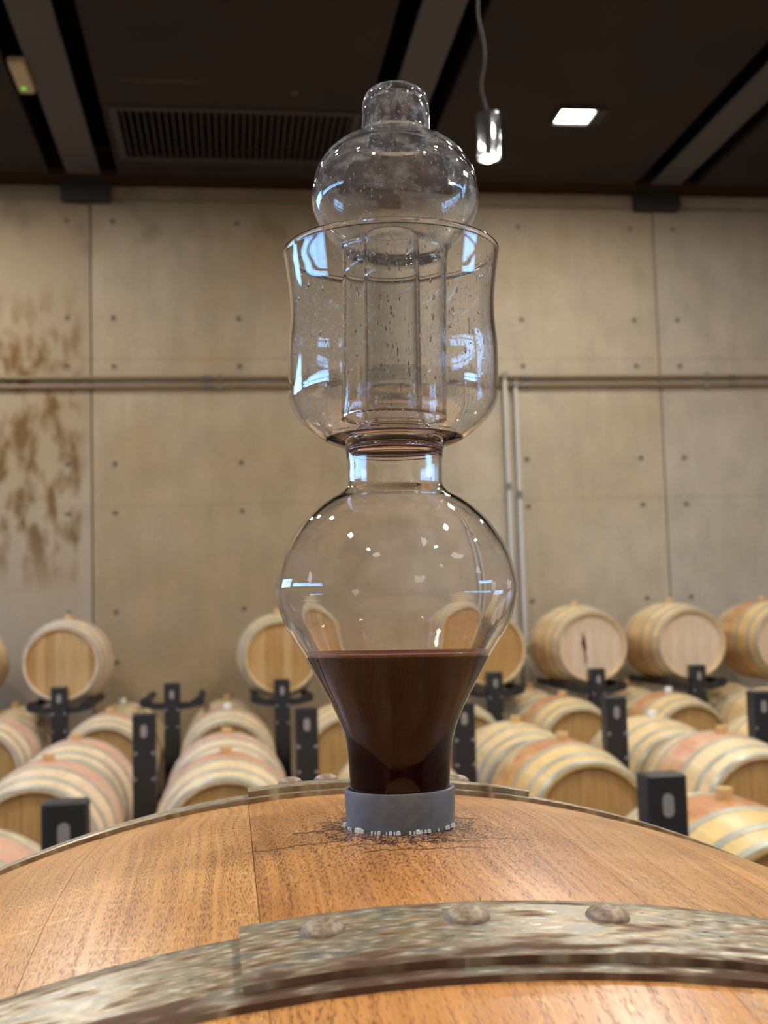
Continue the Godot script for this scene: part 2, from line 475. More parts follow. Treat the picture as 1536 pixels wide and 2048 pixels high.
func prepare_small_barrel() -> void:
	var lay := Transform3D(Basis(Vector3.RIGHT, PI / 2), Vector3.ZERO)          # the lathe's y becomes z; its angle 3/2 pi becomes up
	var b := MB.new()
	b.xf = lay
	var p := PackedVector2Array([Vector2(0, -0.43), Vector2(0.258, -0.43), Vector2(0.258, -0.475), Vector2(0.276, -0.475)])
	p[0].x = 0.0
	var prof := PackedVector2Array()
	prof.append(Vector2(0, -0.43)); prof.append(Vector2(0.258, -0.43)); prof.append(Vector2(0.262, -0.472)); prof.append(Vector2(0.274, -0.475))
	for i in 21:
		var s := lerpf(-0.468, 0.468, i / 20.0)
		prof.append(Vector2(belly(s), s))
	prof.append(Vector2(0.274, 0.475)); prof.append(Vector2(0.262, 0.472)); prof.append(Vector2(0.258, 0.43)); prof.append(Vector2(0, 0.43))
	var rng := RandomNumberGenerator.new(); rng.seed = 4
	var staves := 26
	for k in staves:                                                             # each stave slightly crowned, with its own tone
		var tone := rng.randf_range(0.88, 1.06)
		b.tint = Color(tone, tone * rng.randf_range(0.97, 1.01), tone * rng.randf_range(0.93, 1.02))
		b.lathe(prof, 4, TAU * k / staves, TAU * (k + 1) / staves)
	for i in b.v.size():                                                         # u: bung (up) at 0.5; v along; and a shallow joint between staves
		var q := b.v[i]
		var ang := atan2(q.x, q.y)
		b.t[i] = Vector2(ang / TAU + 0.5, q.z / 0.95 + 0.5)
		var e := fposmod((atan2(-q.y, q.x) + TAU) / TAU * staves, 1.0)
		var joint := 1.0 - smoothstep(0.0, 0.1, minf(e, 1.0 - e))
		var f := 1.0 - joint * 0.006
		b.v[i] = Vector3(q.x * f, q.y * f, q.z)
	# the seam opposite the bung: keep u of one triangle together
	for i in range(0, b.t.size(), 3):
		for j in 3:
			if b.t[i + j].x < 0.3 and maxf(b.t[i].x, maxf(b.t[i + 1].x, b.t[i + 2].x)) > 0.7: b.t[i + j].x += 1.0
	small.body = b.mesh()
	small.hoop = []
	for h in [[-0.462, 0.044], [-0.345, 0.036], [-0.165, 0.036], [0.165, 0.036], [0.345, 0.036], [0.462, 0.044]]:
		var q := MB.new(); q.xf = lay
		var s0: float = h[0] - h[1] / 2; var s1: float = h[0] + h[1] / 2
		s0 = maxf(s0, -0.474); s1 = minf(s1, 0.474)
		var r0 := belly(s0); var r1 := belly(s1)
		q.lathe(PackedVector2Array([Vector2(r0 - 0.001, s0), Vector2(r0 + 0.0025, s0), Vector2(r0 + 0.004, s0 + 0.003), Vector2(belly(h[0]) + 0.0042, h[0]), Vector2(r1 + 0.004, s1 - 0.003), Vector2(r1 + 0.0025, s1), Vector2(r1 - 0.001, s1)]), 64)
		small.hoop.append(q.mesh())
	small.board = []
	var edges := [-0.2575, -0.185, -0.115, -0.052, 0.02, 0.088, 0.15, 0.205, 0.2575]
	for k in 8:
		var x0: float = edges[k] + 0.0008; var x1: float = edges[k + 1] - 0.0008
		var poly := PackedVector2Array()
		for j in 9:
			var x := lerpf(x0, x1, j / 8.0)
			poly.append(Vector2(x, -sqrt(maxf(0.2575 * 0.2575 - x * x, 0.0))))
		for j in 9:
			var x := lerpf(x1, x0, j / 8.0)
			poly.append(Vector2(x, sqrt(maxf(0.2575 * 0.2575 - x * x, 0.0))))
		var clean := PackedVector2Array()
		for q in poly:
			if clean.is_empty() or clean[clean.size() - 1].distance_to(q) > 1e-4: clean.append(q)
		if clean[0].distance_to(clean[clean.size() - 1]) < 1e-4: clean.remove_at(clean.size() - 1)
		var q := MB.new()
		q.prism(clean, 0.425, 0.4405 + 0.0012 * (k % 2))
		small.board.append(q.mesh())
	var g := MB.new()
	g.lathe(PackedVector2Array([Vector2(0.0, -0.012), Vector2(0.024, -0.012), Vector2(0.030, 0.032), Vector2(0.028, 0.036), Vector2(0.0, 0.037)]), 20)
	small.bung = g.mesh()
	var s := MB.new()                                                            # dried wine that ran down a head
	s.prism(PackedVector2Array([Vector2(-0.10, 0.13), Vector2(-0.088, 0.10), Vector2(-0.07, 0.06), Vector2(-0.062, 0.0), Vector2(-0.07, -0.05), Vector2(-0.064, -0.11), Vector2(-0.072, -0.15), Vector2(-0.082, -0.10), Vector2(-0.088, -0.03), Vector2(-0.1, 0.01), Vector2(-0.11, 0.03), Vector2(-0.096, 0.07)]), 0.4405, 0.4425)
	small.streak = s.mesh()

func small_barrel(x: float, y_mid: float, z: float, skin: int, head: int, white: bool, label: String, group: String) -> Node3D:
	var t := thing("wine_barrel", label, "barrel", Vector3(x, y_mid - UP_R, z), group)
	var up := Vector3(0, UP_R, 0)
	var body := part("body", small.body, M.cask[skin], t, up)
	for h in small.hoop: part("hoop", h, M.galv, t, up)
	var rng := RandomNumberGenerator.new(); rng.seed = int(absf(x * 31.0) + absf(z * 77.0))
	for k in 8:
		part("head_board", small.board[k], M.head[head if head == 1 else (2 if rng.randf() < 0.3 else head)], t, up)
	part("bung", small.bung, M.bung_white if white else M.bung_wood, t, up + Vector3(0, UP_R, 0))
	return t


# ------------------------------------------------------------------ rack posts
func rack_post(x: float, z: float, wings: bool, label: String) -> void:
	var t := thing("rack_post", label, "rack", Vector3(x, 0, z), "black steel posts of the barrel racks")
	var top := EYE - 0.473
	var b := MB.new()
	b.box(Vector3(0, top / 2.0 + 0.01, 0), Vector3(0.118, top - 0.02, 0.095), 0.006)
	part("post", b.mesh(), M.rack, t)
	part("foot", boxm(Vector3(0.26, 0.02, 0.3), 0.003, Vector3(0, 0.01, 0)), M.rack, t)
	var s := MB.new()
	var cap := PackedVector2Array()
	for k in 9: cap.append(Vector2(cos(PI * k / 8.0) * 0.016, 0.017 + sin(PI * k / 8.0) * 0.016))
	for k in 9: cap.append(Vector2(cos(PI + PI * k / 8.0) * 0.016, -0.017 + sin(PI + PI * k / 8.0) * 0.016))
	s.prism(cap, 0.0, 0.0025)
	part("slot_plate", s.mesh(), M.slot, t, Vector3(0, top - 0.085, 0.0475))
	var bo := MB.new()
	bo.xf = Transform3D(Basis(Vector3.RIGHT, PI / 2), Vector3.ZERO)
	bo.lathe(PackedVector2Array([Vector2(0.011, 0), Vector2(0.011, 0.004), Vector2(0.006, 0.008), Vector2(0, 0.009)]), 10)
	var bm := bo.mesh()
	for dy in [0.20, 0.33]:
		for sx in [-0.045, 0.045]: part("bolt", bm, M.bolt, t, Vector3(sx, top - dy, 0.0475))
	var levels := [-0.985]
	if wings: levels.append(-0.305)
	for lv in levels:
		var upper: bool = lv > -0.5
		var ry: float = EYE + lv - 0.3085
		for sx in [-1.0, 1.0]:
			var a := MB.new()
			var o := PackedVector2Array([Vector2(0.05 * sx, ry - 0.06), Vector2(0.13 * sx, ry - 0.055), Vector2(0.19 * sx, ry - 0.04)])
			for k in 9:
				var an := -PI / 2 + PI * k / 8.0
				o.append(Vector2((0.205 + cos(an) * 0.038) * sx, ry + sin(an) * 0.038))
			o.append_array(PackedVector2Array([Vector2(0.17 * sx, ry + 0.02), Vector2(0.13 * sx, ry - 0.005), Vector2(0.05 * sx, ry - 0.005)]))
			a.prism(o, -0.02, 0.02)
			part("arm", a.mesh(), M.rack, t)
			var r := MB.new()
			var z0 := 0.03 if upper else 0.98
			r.tube(PackedVector3Array([Vector3(0.205 * sx, ry, z0), Vector3(0.205 * sx, ry, -0.98)]), 0.03, 14)
			part("support_rail", r.mesh(), M.roller, t)


# ------------------------------------------------------------------ the large cask in front
const CASK := Vector3(0.0607, 1.155, -0.5)
const CASK_R := 0.5085

func cask_r(z: float) -> float:                     # z measured from the middle of the cask
	return CASK_R - 0.339 * z * z

func cask_stave(a0: float, a1: float, u0: float, uw: float) -> ArrayMesh:
	var b := MB.new()
	var nz := 72; var na := 8
	var gap := 0.00012 / CASK_R
	var P := func(i: int, j: int) -> Array:
		var z := lerpf(-0.55, 0.55, float(i) / nz)
		var k := float(j) / na
		var a := lerpf(a0 + gap, a1 - gap, k)
		var drop := 0.00025 * pow(absf(k * 2.0 - 1.0), 12.0)
		var r := cask_r(z) - drop
		var nn := Vector3(sin(a), cos(a), 0.678 * z).normalized()
		return [Vector3(sin(a) * r, cos(a) * r, z), nn, Vector2(u0 + k * uw, (z + 0.275) / 0.55)]
	for i in nz:
		for j in na:
			var A: Array = P.call(i, j); var B: Array = P.call(i + 1, j); var C: Array = P.call(i + 1, j + 1); var D: Array = P.call(i, j + 1)
			b.tri(A[0], B[0], C[0], A[1], B[1], C[1], A[2], B[2], C[2])
			b.tri(A[0], C[0], D[0], A[1], C[1], D[1], A[2], C[2], D[2])
		for e in [0, na]:                            # the joint faces
			var A: Array = P.call(i, e); var B: Array = P.call(i + 1, e)
			var a := a0 if e == 0 else a1
			var nn := Vector3(-cos(a), sin(a), 0) * (1.0 if e == 0 else -1.0)
			var rad := Vector3(sin(a), cos(a), 0) * 0.03
			b.flat([A[0], B[0], B[0] - rad, A[0] - rad], nn)
	for i in [0, nz]:
		var nn := Vector3(0, 0, -1.0 if i == 0 else 1.0)
		for j in na:
			var A: Array = P.call(i, j); var D: Array = P.call(i, j + 1)
			b.flat([A[0], D[0], D[0] * Vector3(0.925, 0.925, 1), A[0] * Vector3(0.925, 0.925, 1)], nn)
	for j in na:                                     # inner face
		for i in range(0, nz, 8):
			var q := []
			for c in [[i, j], [i + 8, j], [i + 8, j + 1], [i, j + 1]]:
				var A: Array = P.call(c[0], c[1])
				var rad := Vector3(A[0].x, A[0].y, 0).normalized() * 0.03
				q.append(A[0] - rad)
			b.flat(q, -(q[0] as Vector3 * Vector3(1, 1, 0)).normalized())
	return b.mesh()

# a hoop lying on the cask between z0 and z1 (z1 nearer), from angle a0 to a1 (0 is up), lift above the wood
func cask_hoop(z0: float, z1: float, a0: float, a1: float, lift: float, thick: float, wob := 0.0) -> ArrayMesh:
	var b := MB.new()
	var seg := int(ceil(absf(a1 - a0) / deg_to_rad(0.8)))
	var n := noise(int(z0 * 1000.0) + 77, 1.0, 2)
	var nv := 6
	var P := func(i: int, k: int) -> Array:          # k = 0..nv across the top, then the edges by the caller
		var a := lerpf(a0, a1, float(i) / seg)
		var f := float(k) / nv
		var z := lerpf(z0, z1, f) + wob * n.get_noise_1d(rad_to_deg(a) * 0.08 + f * 3.0)
		var rnd := pow(absf(f * 2.0 - 1.0), 6.0) * thick * 0.35
		var r := cask_r(lerpf(z0, z1, f)) + lift + thick - rnd
		var nn := Vector3(sin(a), cos(a), 0.678 * z + (0.5 if k == nv else (-0.5 if k == 0 else 0.0))).normalized()
		return [Vector3(sin(a) * r, cos(a) * r, z), nn, Vector2(rad_to_deg(a) / 60.0, f * 0.86 + 0.02), a]
	for i in seg:
		for k in nv:
			var A: Array = P.call(i, k); var B: Array = P.call(i, k + 1); var C: Array = P.call(i + 1, k + 1); var D: Array = P.call(i + 1, k)
			b.tri(A[0], B[0], C[0], A[1], B[1], C[1], A[2], B[2], C[2])
			b.tri(A[0], C[0], D[0], A[1], C[1], D[1], A[2], C[2], D[2])
		for e in [0, nv]:
			var A: Array = P.call(i, e); var D: Array = P.call(i + 1, e)
			var nn := Vector3(0, 0, -1.0 if (e == 0) == (z0 < z1) else 1.0)
			var ra := Vector3(sin(A[3]), cos(A[3]), 0) * thick; var rd := Vector3(sin(D[3]), cos(D[3]), 0) * thick
			var v2 := Vector2(0, 0.985 if e == nv else 0.0)
			b.tri(A[0], D[0], D[0] - rd, nn, nn, nn, Vector2(A[2].x, v2.y), Vector2(D[2].x, v2.y), Vector2(D[2].x, v2.y))
			b.tri(A[0], D[0] - rd, A[0] - ra, nn, nn, nn, Vector2(A[2].x, v2.y), Vector2(D[2].x, v2.y), Vector2(A[2].x, v2.y))
	if absf(a1 - a0) < TAU - 0.01:
		for i in [0, seg]:
			for k in nv:
				var A: Array = P.call(i, k); var B: Array = P.call(i, k + 1)
				var a: float = A[3]
				var nn := Vector3(cos(a), -sin(a), 0) * (-1.0 if i == 0 else 1.0)
				var ra := Vector3(sin(a), cos(a), 0) * thick
				b.tri(A[0], B[0], B[0] - ra, nn, nn, nn, Vector2(A[2].x, 0.95), Vector2(A[2].x, 0.97), Vector2(A[2].x, 0.98))
				b.tri(A[0], B[0] - ra, A[0] - ra, nn, nn, nn, Vector2(A[2].x, 0.95), Vector2(A[2].x, 0.98), Vector2(A[2].x, 0.98))
	return b.mesh()

func build_cask() -> void:
	var t := thing("oak_cask", "large honey-coloured oak cask in front, with rusty riveted hoops, carrying the glass vessel", "barrel", CASK - Vector3(0, CASK_R, 0))
	var c := Vector3(0, CASK_R, 0)
	var joints := [-14.4, -6.05, 8.2, 15.4]
	var widths := [9.2, 8.4, 10.1, 7.6, 9.6, 8.8]
	var k := 0
	while joints[joints.size() - 1] + widths[k % 6] * 1.5 < 345.6:
		joints.append(joints[joints.size() - 1] + widths[k % 6]); k += 1
	joints.append(345.6)
	for i in joints.size() - 1:
		var a0 := deg_to_rad(joints[i]); var a1 := deg_to_rad(joints[i + 1])
		var uw := (a1 - a0) * CASK_R / 0.1
		var m: Material = M.oak_left if i % 3 == 0 else (M.oak_right if i % 3 == 2 else M.oak_far)
		var u0 := fmod(i * 0.37, 1.0)
		if i == 1: m = M.oak_bung; u0 = 0.0; uw = 1.0
		part("stave", cask_stave(a0, a1, u0, uw), m, t, c)
	# hoops: z measured from the middle; near one at +0.13 .. +0.178
	var laps := deg_to_rad(-6.75)
	part("hoop", cask_hoop(0.133, 0.180, laps - TAU + deg_to_rad(18.0), laps + deg_to_rad(36.0), 0.0005, 0.0022), M.iron_old, t, c)
	var over := part("hoop_lap", cask_hoop(0.1315, 0.175, laps, deg_to_rad(26.0), 0.0033, 0.0022, 0.0008), M.iron, t, c)
	var rv := MB.new()
	var pr := PackedVector2Array()
	for q in [[6.6, -0.5], [6.5, 0.5], [5.9, 1.5], [4.7, 2.4], [3.1, 3.0], [1.4, 3.3], [0.0, 3.35]]: pr.append(Vector2(q[0], q[1]) * 0.001)
	rv.lathe(pr, 24, 0.0, TAU, 40.0, 1.0)
	var rm := rv.mesh()
	for a in [-4.06, 0.72, 5.48]:
		var q := part("rivet", rm, M.rivet, over)
		var an := deg_to_rad(a)
		var z := 0.1475
		q.position = Vector3(sin(an), cos(an), 0) * (cask_r(z) + 0.0054) + Vector3(0, 0, z)
		q.rotation = Vector3(0.1, 0, -an)
	part("hoop", cask_hoop(-0.182, -0.134, 0.0, TAU, 0.0005, 0.0028), M.iron_pale, t, c)
	var far_lap := part("hoop_lap", cask_hoop(-0.180, -0.139, deg_to_rad(-6.0), deg_to_rad(11.0), 0.0036, 0.0032, 0.0008), M.iron_pale, t, c)
	for a in [-3.4, -1.2, 2.4, 7.0]:
		var q := part("rivet", rm, M.rivet, far_lap)
		var an := deg_to_rad(a)
		q.position = Vector3(sin(an), cos(an), 0) * (cask_r(-0.16) + 0.0068) + Vector3(0, 0, -0.16)
		q.rotation = Vector3(-0.1, 0, -an)
	for s in [-1.0, 1.0]:
		part("hoop", cask_hoop(0.37 * s - 0.022, 0.37 * s + 0.022, 0.0, TAU, 0.0005, 0.0022), M.iron_old, t, c)
		part("hoop", cask_hoop(0.523 * s - 0.025, 0.523 * s + 0.025, 0.0, TAU, 0.0005, 0.0022), M.iron_old, t, c)
		var hd := MB.new()
		hd.xf = Transform3D(Basis(Vector3.RIGHT, PI / 2), Vector3.ZERO)
		var r := cask_r(0.5) - 0.029
		hd.lathe(PackedVector2Array([Vector2(0, 0.5 * s - 0.012), Vector2(r, 0.5 * s - 0.012), Vector2(r, 0.5 * s + 0.012), Vector2(0, 0.5 * s + 0.012)]), 64)
		part("head", hd.mesh(), M.oak_far, t, c)
	# cradle under it
	var cr := thing("cask_cradle", "dark steel cradle on the floor under the large front cask", "rack", Vector3(CASK.x, 0, CASK.z))
	for s in [-1.0, 1.0]:
		var o := PackedVector2Array([Vector2(-0.42, 0.56), Vector2(0.42, 0.56)])
		var r := cask_r(0.22) + 0.003
		for j in 17:
			var x := lerpf(0.42, -0.42, j / 16.0)
			o.append(Vector2(x, CASK.y - sqrt(r * r - minf(x * x, r * r * 0.95)) - 0.002 if absf(x) < 0.33 else CASK.y - sqrt(r * r - 0.33 * 0.33) - 0.002))
		var sd := MB.new(); sd.prism(o, 0.25 * s - 0.03, 0.25 * s + 0.03)
		part("saddle", sd.mesh(), M.rack, cr)
		for x in [-0.38, 0.38]: part("leg", boxm(Vector3(0.06, 0.56, 0.06), 0.004, Vector3(x, 0.28, 0.25 * s)), M.rack, cr)


# ------------------------------------------------------------------ the glass vessel
func smooth_profile(p: PackedVector2Array, per: int) -> PackedVector2Array:
	var o := PackedVector2Array()
	for i in p.size() - 1:
		var a := p[maxi(i - 1, 0)]; var b := p[i]; var c := p[i + 1]; var d := p[mini(i + 2, p.size() - 1)]
		for k in per: o.append(b.cubic_interpolate(c, a, d, float(k) / per))
	o.append(p[p.size() - 1])
	return o

func pairs(a: Array) -> PackedVector2Array:          # millimetres to metres
	var o := PackedVector2Array()
	for i in range(0, a.size(), 2): o.append(Vector2(a[i], a[i + 1]) * 0.001)
	return o

func inset(p: PackedVector2Array, d: float) -> PackedVector2Array:   # the inner face of an outer face that runs up
	var o := PackedVector2Array()
	for i in p.size():
		var t := (p[mini(i + 1, p.size() - 1)] - p[maxi(i - 1, 0)]).normalized()
		o.append(p[i] - Vector2(t.y, -t.x) * d)
	return o

const FOOT := Vector3(0.0683, EYE - 0.0865, -0.5)

# droplets as one part: spots of (outward direction, radius, height, size, drawn out downwards)
func beads(called: String, mesh: Mesh, spots: Array, parent: Node) -> void:
	var mm := MultiMesh.new()
	mm.transform_format = MultiMesh.TRANSFORM_3D
	mm.mesh = mesh
	mm.instance_count = spots.size()
	for k in spots.size():
		var s: Array = spots[k]
		var o: Vector3 = s[0]
		var b := Basis(Vector3.UP * float(s[3] * s[4]), -o * float(s[3]), Vector3.UP.cross(-o) * float(s[3]))
		mm.set_instance_transform(k, Transform3D(b, o * float(s[1]) + Vector3(0, s[2], 0)))
	var n := MultiMeshInstance3D.new()
	n.name = called; n.multimesh = mm; n.material_override = M.glass
	n.set_meta("kind", "stuff")
	parent.add_child(n, true)

func build_vessel() -> void:
	var lean := Basis(Vector3(0, 0, 1), -0.0125)
	# heights in millimetres above the wood
	var globe := smooth_profile(pairs([20.4, 3.0, 20.6, 15.0, 21.6, 30.3, 24.0, 40.5, 28.5, 50.8, 34.3, 61.1, 40.2, 71.5, 46.6, 81.9, 50.1, 92.0, 50.8, 97.5, 49.8, 103.2, 46.6, 113.4, 40.0, 124.0, 33.8, 130.4, 28.4, 134.6, 23.8, 137.2, 21.2, 139.4, 20.35, 141.6, 20.3, 146.0, 20.3, 152.0, 20.7, 155.8]), 4)
	var cup := smooth_profile(pairs([21.6, 157.2, 25.0, 158.4, 29.6, 160.4, 35.0, 164.4, 39.8, 168.8, 42.8, 173.2, 44.3, 177.0, 44.7, 183.0, 44.7, 199.0, 43.9, 208.0, 43.6, 214.0, 43.8, 221.6, 44.6, 229.4, 45.5, 236.2, 45.9, 239.4]), 4)
	var lip := pairs([46.25, 240.3, 46.1, 241.3, 45.4, 241.9, 44.6, 241.9, 43.9, 241.3, 43.7, 240.2])
	var cup_in := inset(cup, 0.0017); cup_in.reverse()
	var stem_out := smooth_profile(pairs([18.6, 163.2, 15.6, 165.0, 13.4, 168.0, 12.4, 173.0, 12.1, 182.0, 12.1, 232.0, 12.1, 248.0]), 3)
	var stem_top := pairs([11.9, 249.2, 11.3, 249.6, 10.8, 249.0])
	var stem_in := smooth_profile(pairs([10.7, 247.0, 10.7, 190.0, 10.9, 176.0, 11.8, 168.0, 14.0, 162.6, 17.0, 159.0, 18.6, 155.6, 18.7, 150.0]), 3)
	var globe_in := inset(globe, 0.0016); globe_in.reverse()
	var g2 := PackedVector2Array()
	for q in globe_in:
		if q.y < 0.149: g2.append(q)
	var prof := PackedVector2Array()
	prof.append_array(globe); prof.append_array(cup); prof.append_array(lip)
	for q in cup_in:
		if q.x > 0.0205 and q.y > 0.1612: prof.append(q)
	prof.append_array(stem_out); prof.append_array(stem_top); prof.append_array(stem_in); prof.append_array(g2)
	prof.append(prof[0])
	var b := MB.new(); b.lathe(prof, 128)
	var v := thing("glass_vessel", "clear blown glass vessel standing on the cask, round bulb below an open cup", "vessel", FOOT)
	v.basis = lean
	part("glass_body", b.mesh(), M.glass, v)
	# wine residue where the neck meets the cup
	var rs := MB.new()
	for q in [[18.52, 156.6, 0.22], [18.55, 155.2, 0.42], [18.6, 153.4, 0.16], [17.5, 158.4, 0.25]]:
		var ring := PackedVector2Array()
		for k in 9: ring.append(Vector2(q[0] + cos(TAU * k / 8.0) * q[2], q[1] + sin(TAU * k / 8.0) * q[2]) * 0.001)
		rs.lathe(ring, 96)
	part("wine_residue", rs.mesh(), M.residue, v)
	# dried flakes on the bulb: (turn from the viewer in degrees, height in mm, size in mm)
	var rng := RandomNumberGenerator.new(); rng.seed = 12
	var prof_globe := globe
	for f in [[13.0, 108.5, 3.6, 1.5], [-5.5, 99.5, 2.8, 1.7], [33.0, 97.0, 1.6, 2.0], [-57.0, 101.0, 1.6, 2.4], [5.0, 104.6, 0.8, 0.8], [-24.0, 109.0, 1.6, 1.2], [-33.0, 95.0, 1.8, 1.5], [24.0, 103.0, 1.3, 1.6], [47.0, 97.5, 2.6, 2.2], [-2.0, 114.0, 1.2, 1.8]]:
		var fb := MB.new()
		var toward := PI / 2 - 0.129 - deg_to_rad(f[0])          # lathe angle that faces the camera
		var pts := []
		for k in 14:
			var a := TAU * k / 14.0
			var r := rng.randf_range(0.55, 1.15)
			pts.append(Vector2(cos(a) * f[2] * r, sin(a) * f[3] * r))
		var on := func(p: Vector2) -> Array:
			var h: float = (f[1] + p.y) * 0.001
			var rr := 0.05
			var sl := 0.0
			for i in prof_globe.size() - 1:
				if prof_globe[i].y <= h and prof_globe[i + 1].y > h:
					rr = lerpf(prof_globe[i].x, prof_globe[i + 1].x, (h - prof_globe[i].y) / (prof_globe[i + 1].y - prof_globe[i].y))
					sl = (prof_globe[i + 1].x - prof_globe[i].x) / (prof_globe[i + 1].y - prof_globe[i].y)
			var an: float = toward - p.x * 0.001 / rr
			var nn := Vector3(cos(an), -sl, sin(an)).normalized()
			return [Vector3(cos(an) * rr, h, sin(an) * rr) + nn * 0.00012, nn]
		var mid: Array = on.call(Vector2.ZERO)
		for k in 14:
			var A: Array = on.call(pts[k]); var B: Array = on.call(pts[(k + 1) % 14])
			fb.tri(mid[0], A[0], B[0], mid[1], A[1], B[1])
		part("dried_flake", fb.mesh(), M.film, v)

	# dried splashes and condensation inside the cup and the bulb
	var cm := MB.new()
	var cin := PackedVector2Array()
	for q in inset(cup, 0.0019):
		if q.x > 0.030 and q.y < 0.238: cin.append(q)
	cin.reverse()
	cm.lathe(cin, 128, 0.0, TAU, 11.0, 1.0)
	part("splashes", cm.mesh(), M.splash, v).set_meta("kind", "stuff")
	var gm := MB.new()
	var gin := PackedVector2Array()
	for q in inset(globe, 0.0018):
		if q.y > 0.073 and q.y < 0.137: gin.append(q)
	gin.reverse()
	gm.lathe(gin, 128, 0.0, TAU, 12.0, 1.0)
	part("condensation", gm.mesh(), M.breath, v).set_meta("kind", "stuff")

	# beads of water on the inside of the cup and the stopper's bulb
	var bead := MB.new()
	bead.lathe(PackedVector2Array([Vector2(0, -0.15), Vector2(0.8, -0.15), Vector2(1.0, 0.05), Vector2(0.86, 0.42), Vector2(0.5, 0.68), Vector2(0, 0.78)]), 8)
	var bm := bead.mesh()
	var spots := []
	for k in 420:
		var h := rng.randf_range(0.176, 0.236)
		var a := rng.randf() * TAU
		for i in cin.size() - 1:
			if cin[i].y >= h and cin[i + 1].y < h:
				spots.append([Vector3(cos(a), 0, sin(a)), cin[i].x - 0.0001, h, rng.randf_range(0.00018, 0.0005), rng.randf_range(1.0, 3.4)])
				break
	beads("water_beads", bm, spots, v)

	# wine in the bulb
	var wl := 71.5
	var wp := PackedVector2Array([Vector2(0, 0.004)])
	for q in inset(globe, 0.0013):
		if q.y < wl * 0.001: wp.append(q)
	var last := wp[wp.size() - 1]
	wp.append(Vector2(0, last.y))
	var top := MB.new()
	top.lathe(PackedVector2Array([Vector2(last.x + 0.0004, last.y + 0.0016), Vector2(last.x - 0.0002, last.y + 0.0007), Vector2(last.x - 0.0015, last.y + 0.0002), Vector2(0, last.y + 0.0002)]), 128)
	var wb := MB.new(); wb.lathe(wp, 128)
	var wine := thing("red_wine", "dark red wine filling the lower half of the glass bulb", "wine", FOOT)
	wine.basis = lean
	part("liquid", wb.mesh(), M.wine, wine)
	part("surface", top.mesh(), M.wine_top, wine)

	# water in the cup, round the stem
	var wt := 0.1835
	var wa := PackedVector2Array()
	var lo := inset(cup, 0.0019)
	for q in lo:
		if q.x > 0.0215 and q.y > 0.1625 and q.y < wt: wa.append(q)
	wa.append(Vector2(wa[wa.size() - 1].x, wt)); wa.append(Vector2(0.0125, wt)); wa.append(Vector2(0.0128, 0.1738)); wa.append(Vector2(0.0138, 0.1688)); wa.append(Vector2(0.0160, 0.1660)); wa.append(Vector2(0.0190, 0.1646)); wa.append(wa[0])
	var ab := MB.new(); ab.lathe(wa, 128)
	var water := thing("water_seal", "shallow clear water standing in the glass cup round the inner tube", "water", FOOT)
	water.basis = lean
	part("liquid", ab.mesh(), M.water, water)

	# silicone collar in the bung hole
	var cp := MB.new()
	cp.lathe(pairs([20.0, -9.0, 21.6, -9.0, 22.2, 0.6, 22.9, 14.6, 22.7, 15.2, 22.2, 15.4, 21.1, 15.3, 20.75, 14.8, 20.6, -9.0, 20.0, -9.0]), 96)
	var col := thing("silicone_bung", "translucent grey silicone bung ring between the cask and the glass", "bung", FOOT)
	part("ring", cp.mesh(), M.silicone, col)
	var cb := MB.new()
	var nn2 := noise(5, 1.0, 2)
	for k in 90:                                             # white crust where the ring meets the wood
		var a := TAU * k / 90.0
		var big := maxf(nn2.get_noise_1d(k * 0.35), 0.0)
		if big < 0.06 and k % 7: continue
		var c := Vector3(cos(a) * 0.0226, 0.0006, sin(a) * 0.0226)
		cb.xf = Transform3D(Basis(Vector3.UP, -a), c)
		var s := 0.0003 + 0.0011 * big
		cb.lathe(PackedVector2Array([Vector2(s * 1.3, -0.0008), Vector2(s, s * 0.7), Vector2(s * 0.4, s), Vector2(0, s * 1.05)]), 6)
	var cru := part("crust", cb.mesh(), M.crust, col)
	cru.set_meta("kind", "stuff")

	# cap: knob, bulb and skirt
	var capn := thing("glass_stopper", "clear glass cap with a short knob over a round bulb, set into the cup", "stopper", FOOT + Vector3(0.0022, 0.1705, 0))
	capn.basis = Basis(Vector3(0, 0, 1), -0.034)
	var out := smooth_profile(pairs([22.7, 69.0, 23.2, 71.8, 25.6, 75.0, 28.8, 78.2, 31.8, 82.0, 34.0, 86.0, 35.6, 90.6, 36.0, 95.0, 35.4, 100.6, 34.3, 105.2, 32.1, 109.7, 28.8, 114.1, 23.6, 118.2, 19.0, 120.5, 16.2, 121.7, 15.0, 123.2, 14.75, 126.0, 14.7, 133.0, 14.55, 136.4, 13.6, 139.8, 11.4, 142.4, 7.6, 144.2, 0.0, 145.0]), 4)
	var inn := smooth_profile(pairs([0.0, 142.6, 7.0, 141.8, 10.4, 140.0, 12.2, 137.4, 12.9, 134.0, 13.1, 126.0, 13.4, 122.6, 15.0, 120.2, 18.4, 118.8, 23.0, 116.4, 27.8, 112.6, 30.9, 108.6, 33.0, 104.4, 34.0, 100.2, 34.5, 95.0, 34.1, 91.0, 32.6, 86.8, 30.4, 83.0, 27.6, 79.4, 24.4, 76.2, 21.9, 72.8, 21.3, 69.0]), 4)
	var cpf := PackedVector2Array()
	cpf.append_array(smooth_profile(pairs([22.4, -0.6, 22.3, 2.0, 22.3, 40.0, 22.4, 60.0, 22.7, 68.0]), 3)); cpf.append_array(out); cpf.append_array(inn)
	cpf.append_array(pairs([21.0, 60.0, 20.9, 40.0, 20.9, 2.0, 21.0, -0.6, 21.4, -1.3, 22.0, -1.3])); cpf.append(cpf[0])
	var kb := MB.new(); kb.lathe(cpf, 128)
	part("glass_body", kb.mesh(), M.glass, capn)
	var mi := MB.new()
	mi.lathe(inset(inn, 0.0002), 96, 0.0, TAU, 12.0, 1.0)
	part("condensation", mi.mesh(), M.mist, capn).set_meta("kind", "stuff")
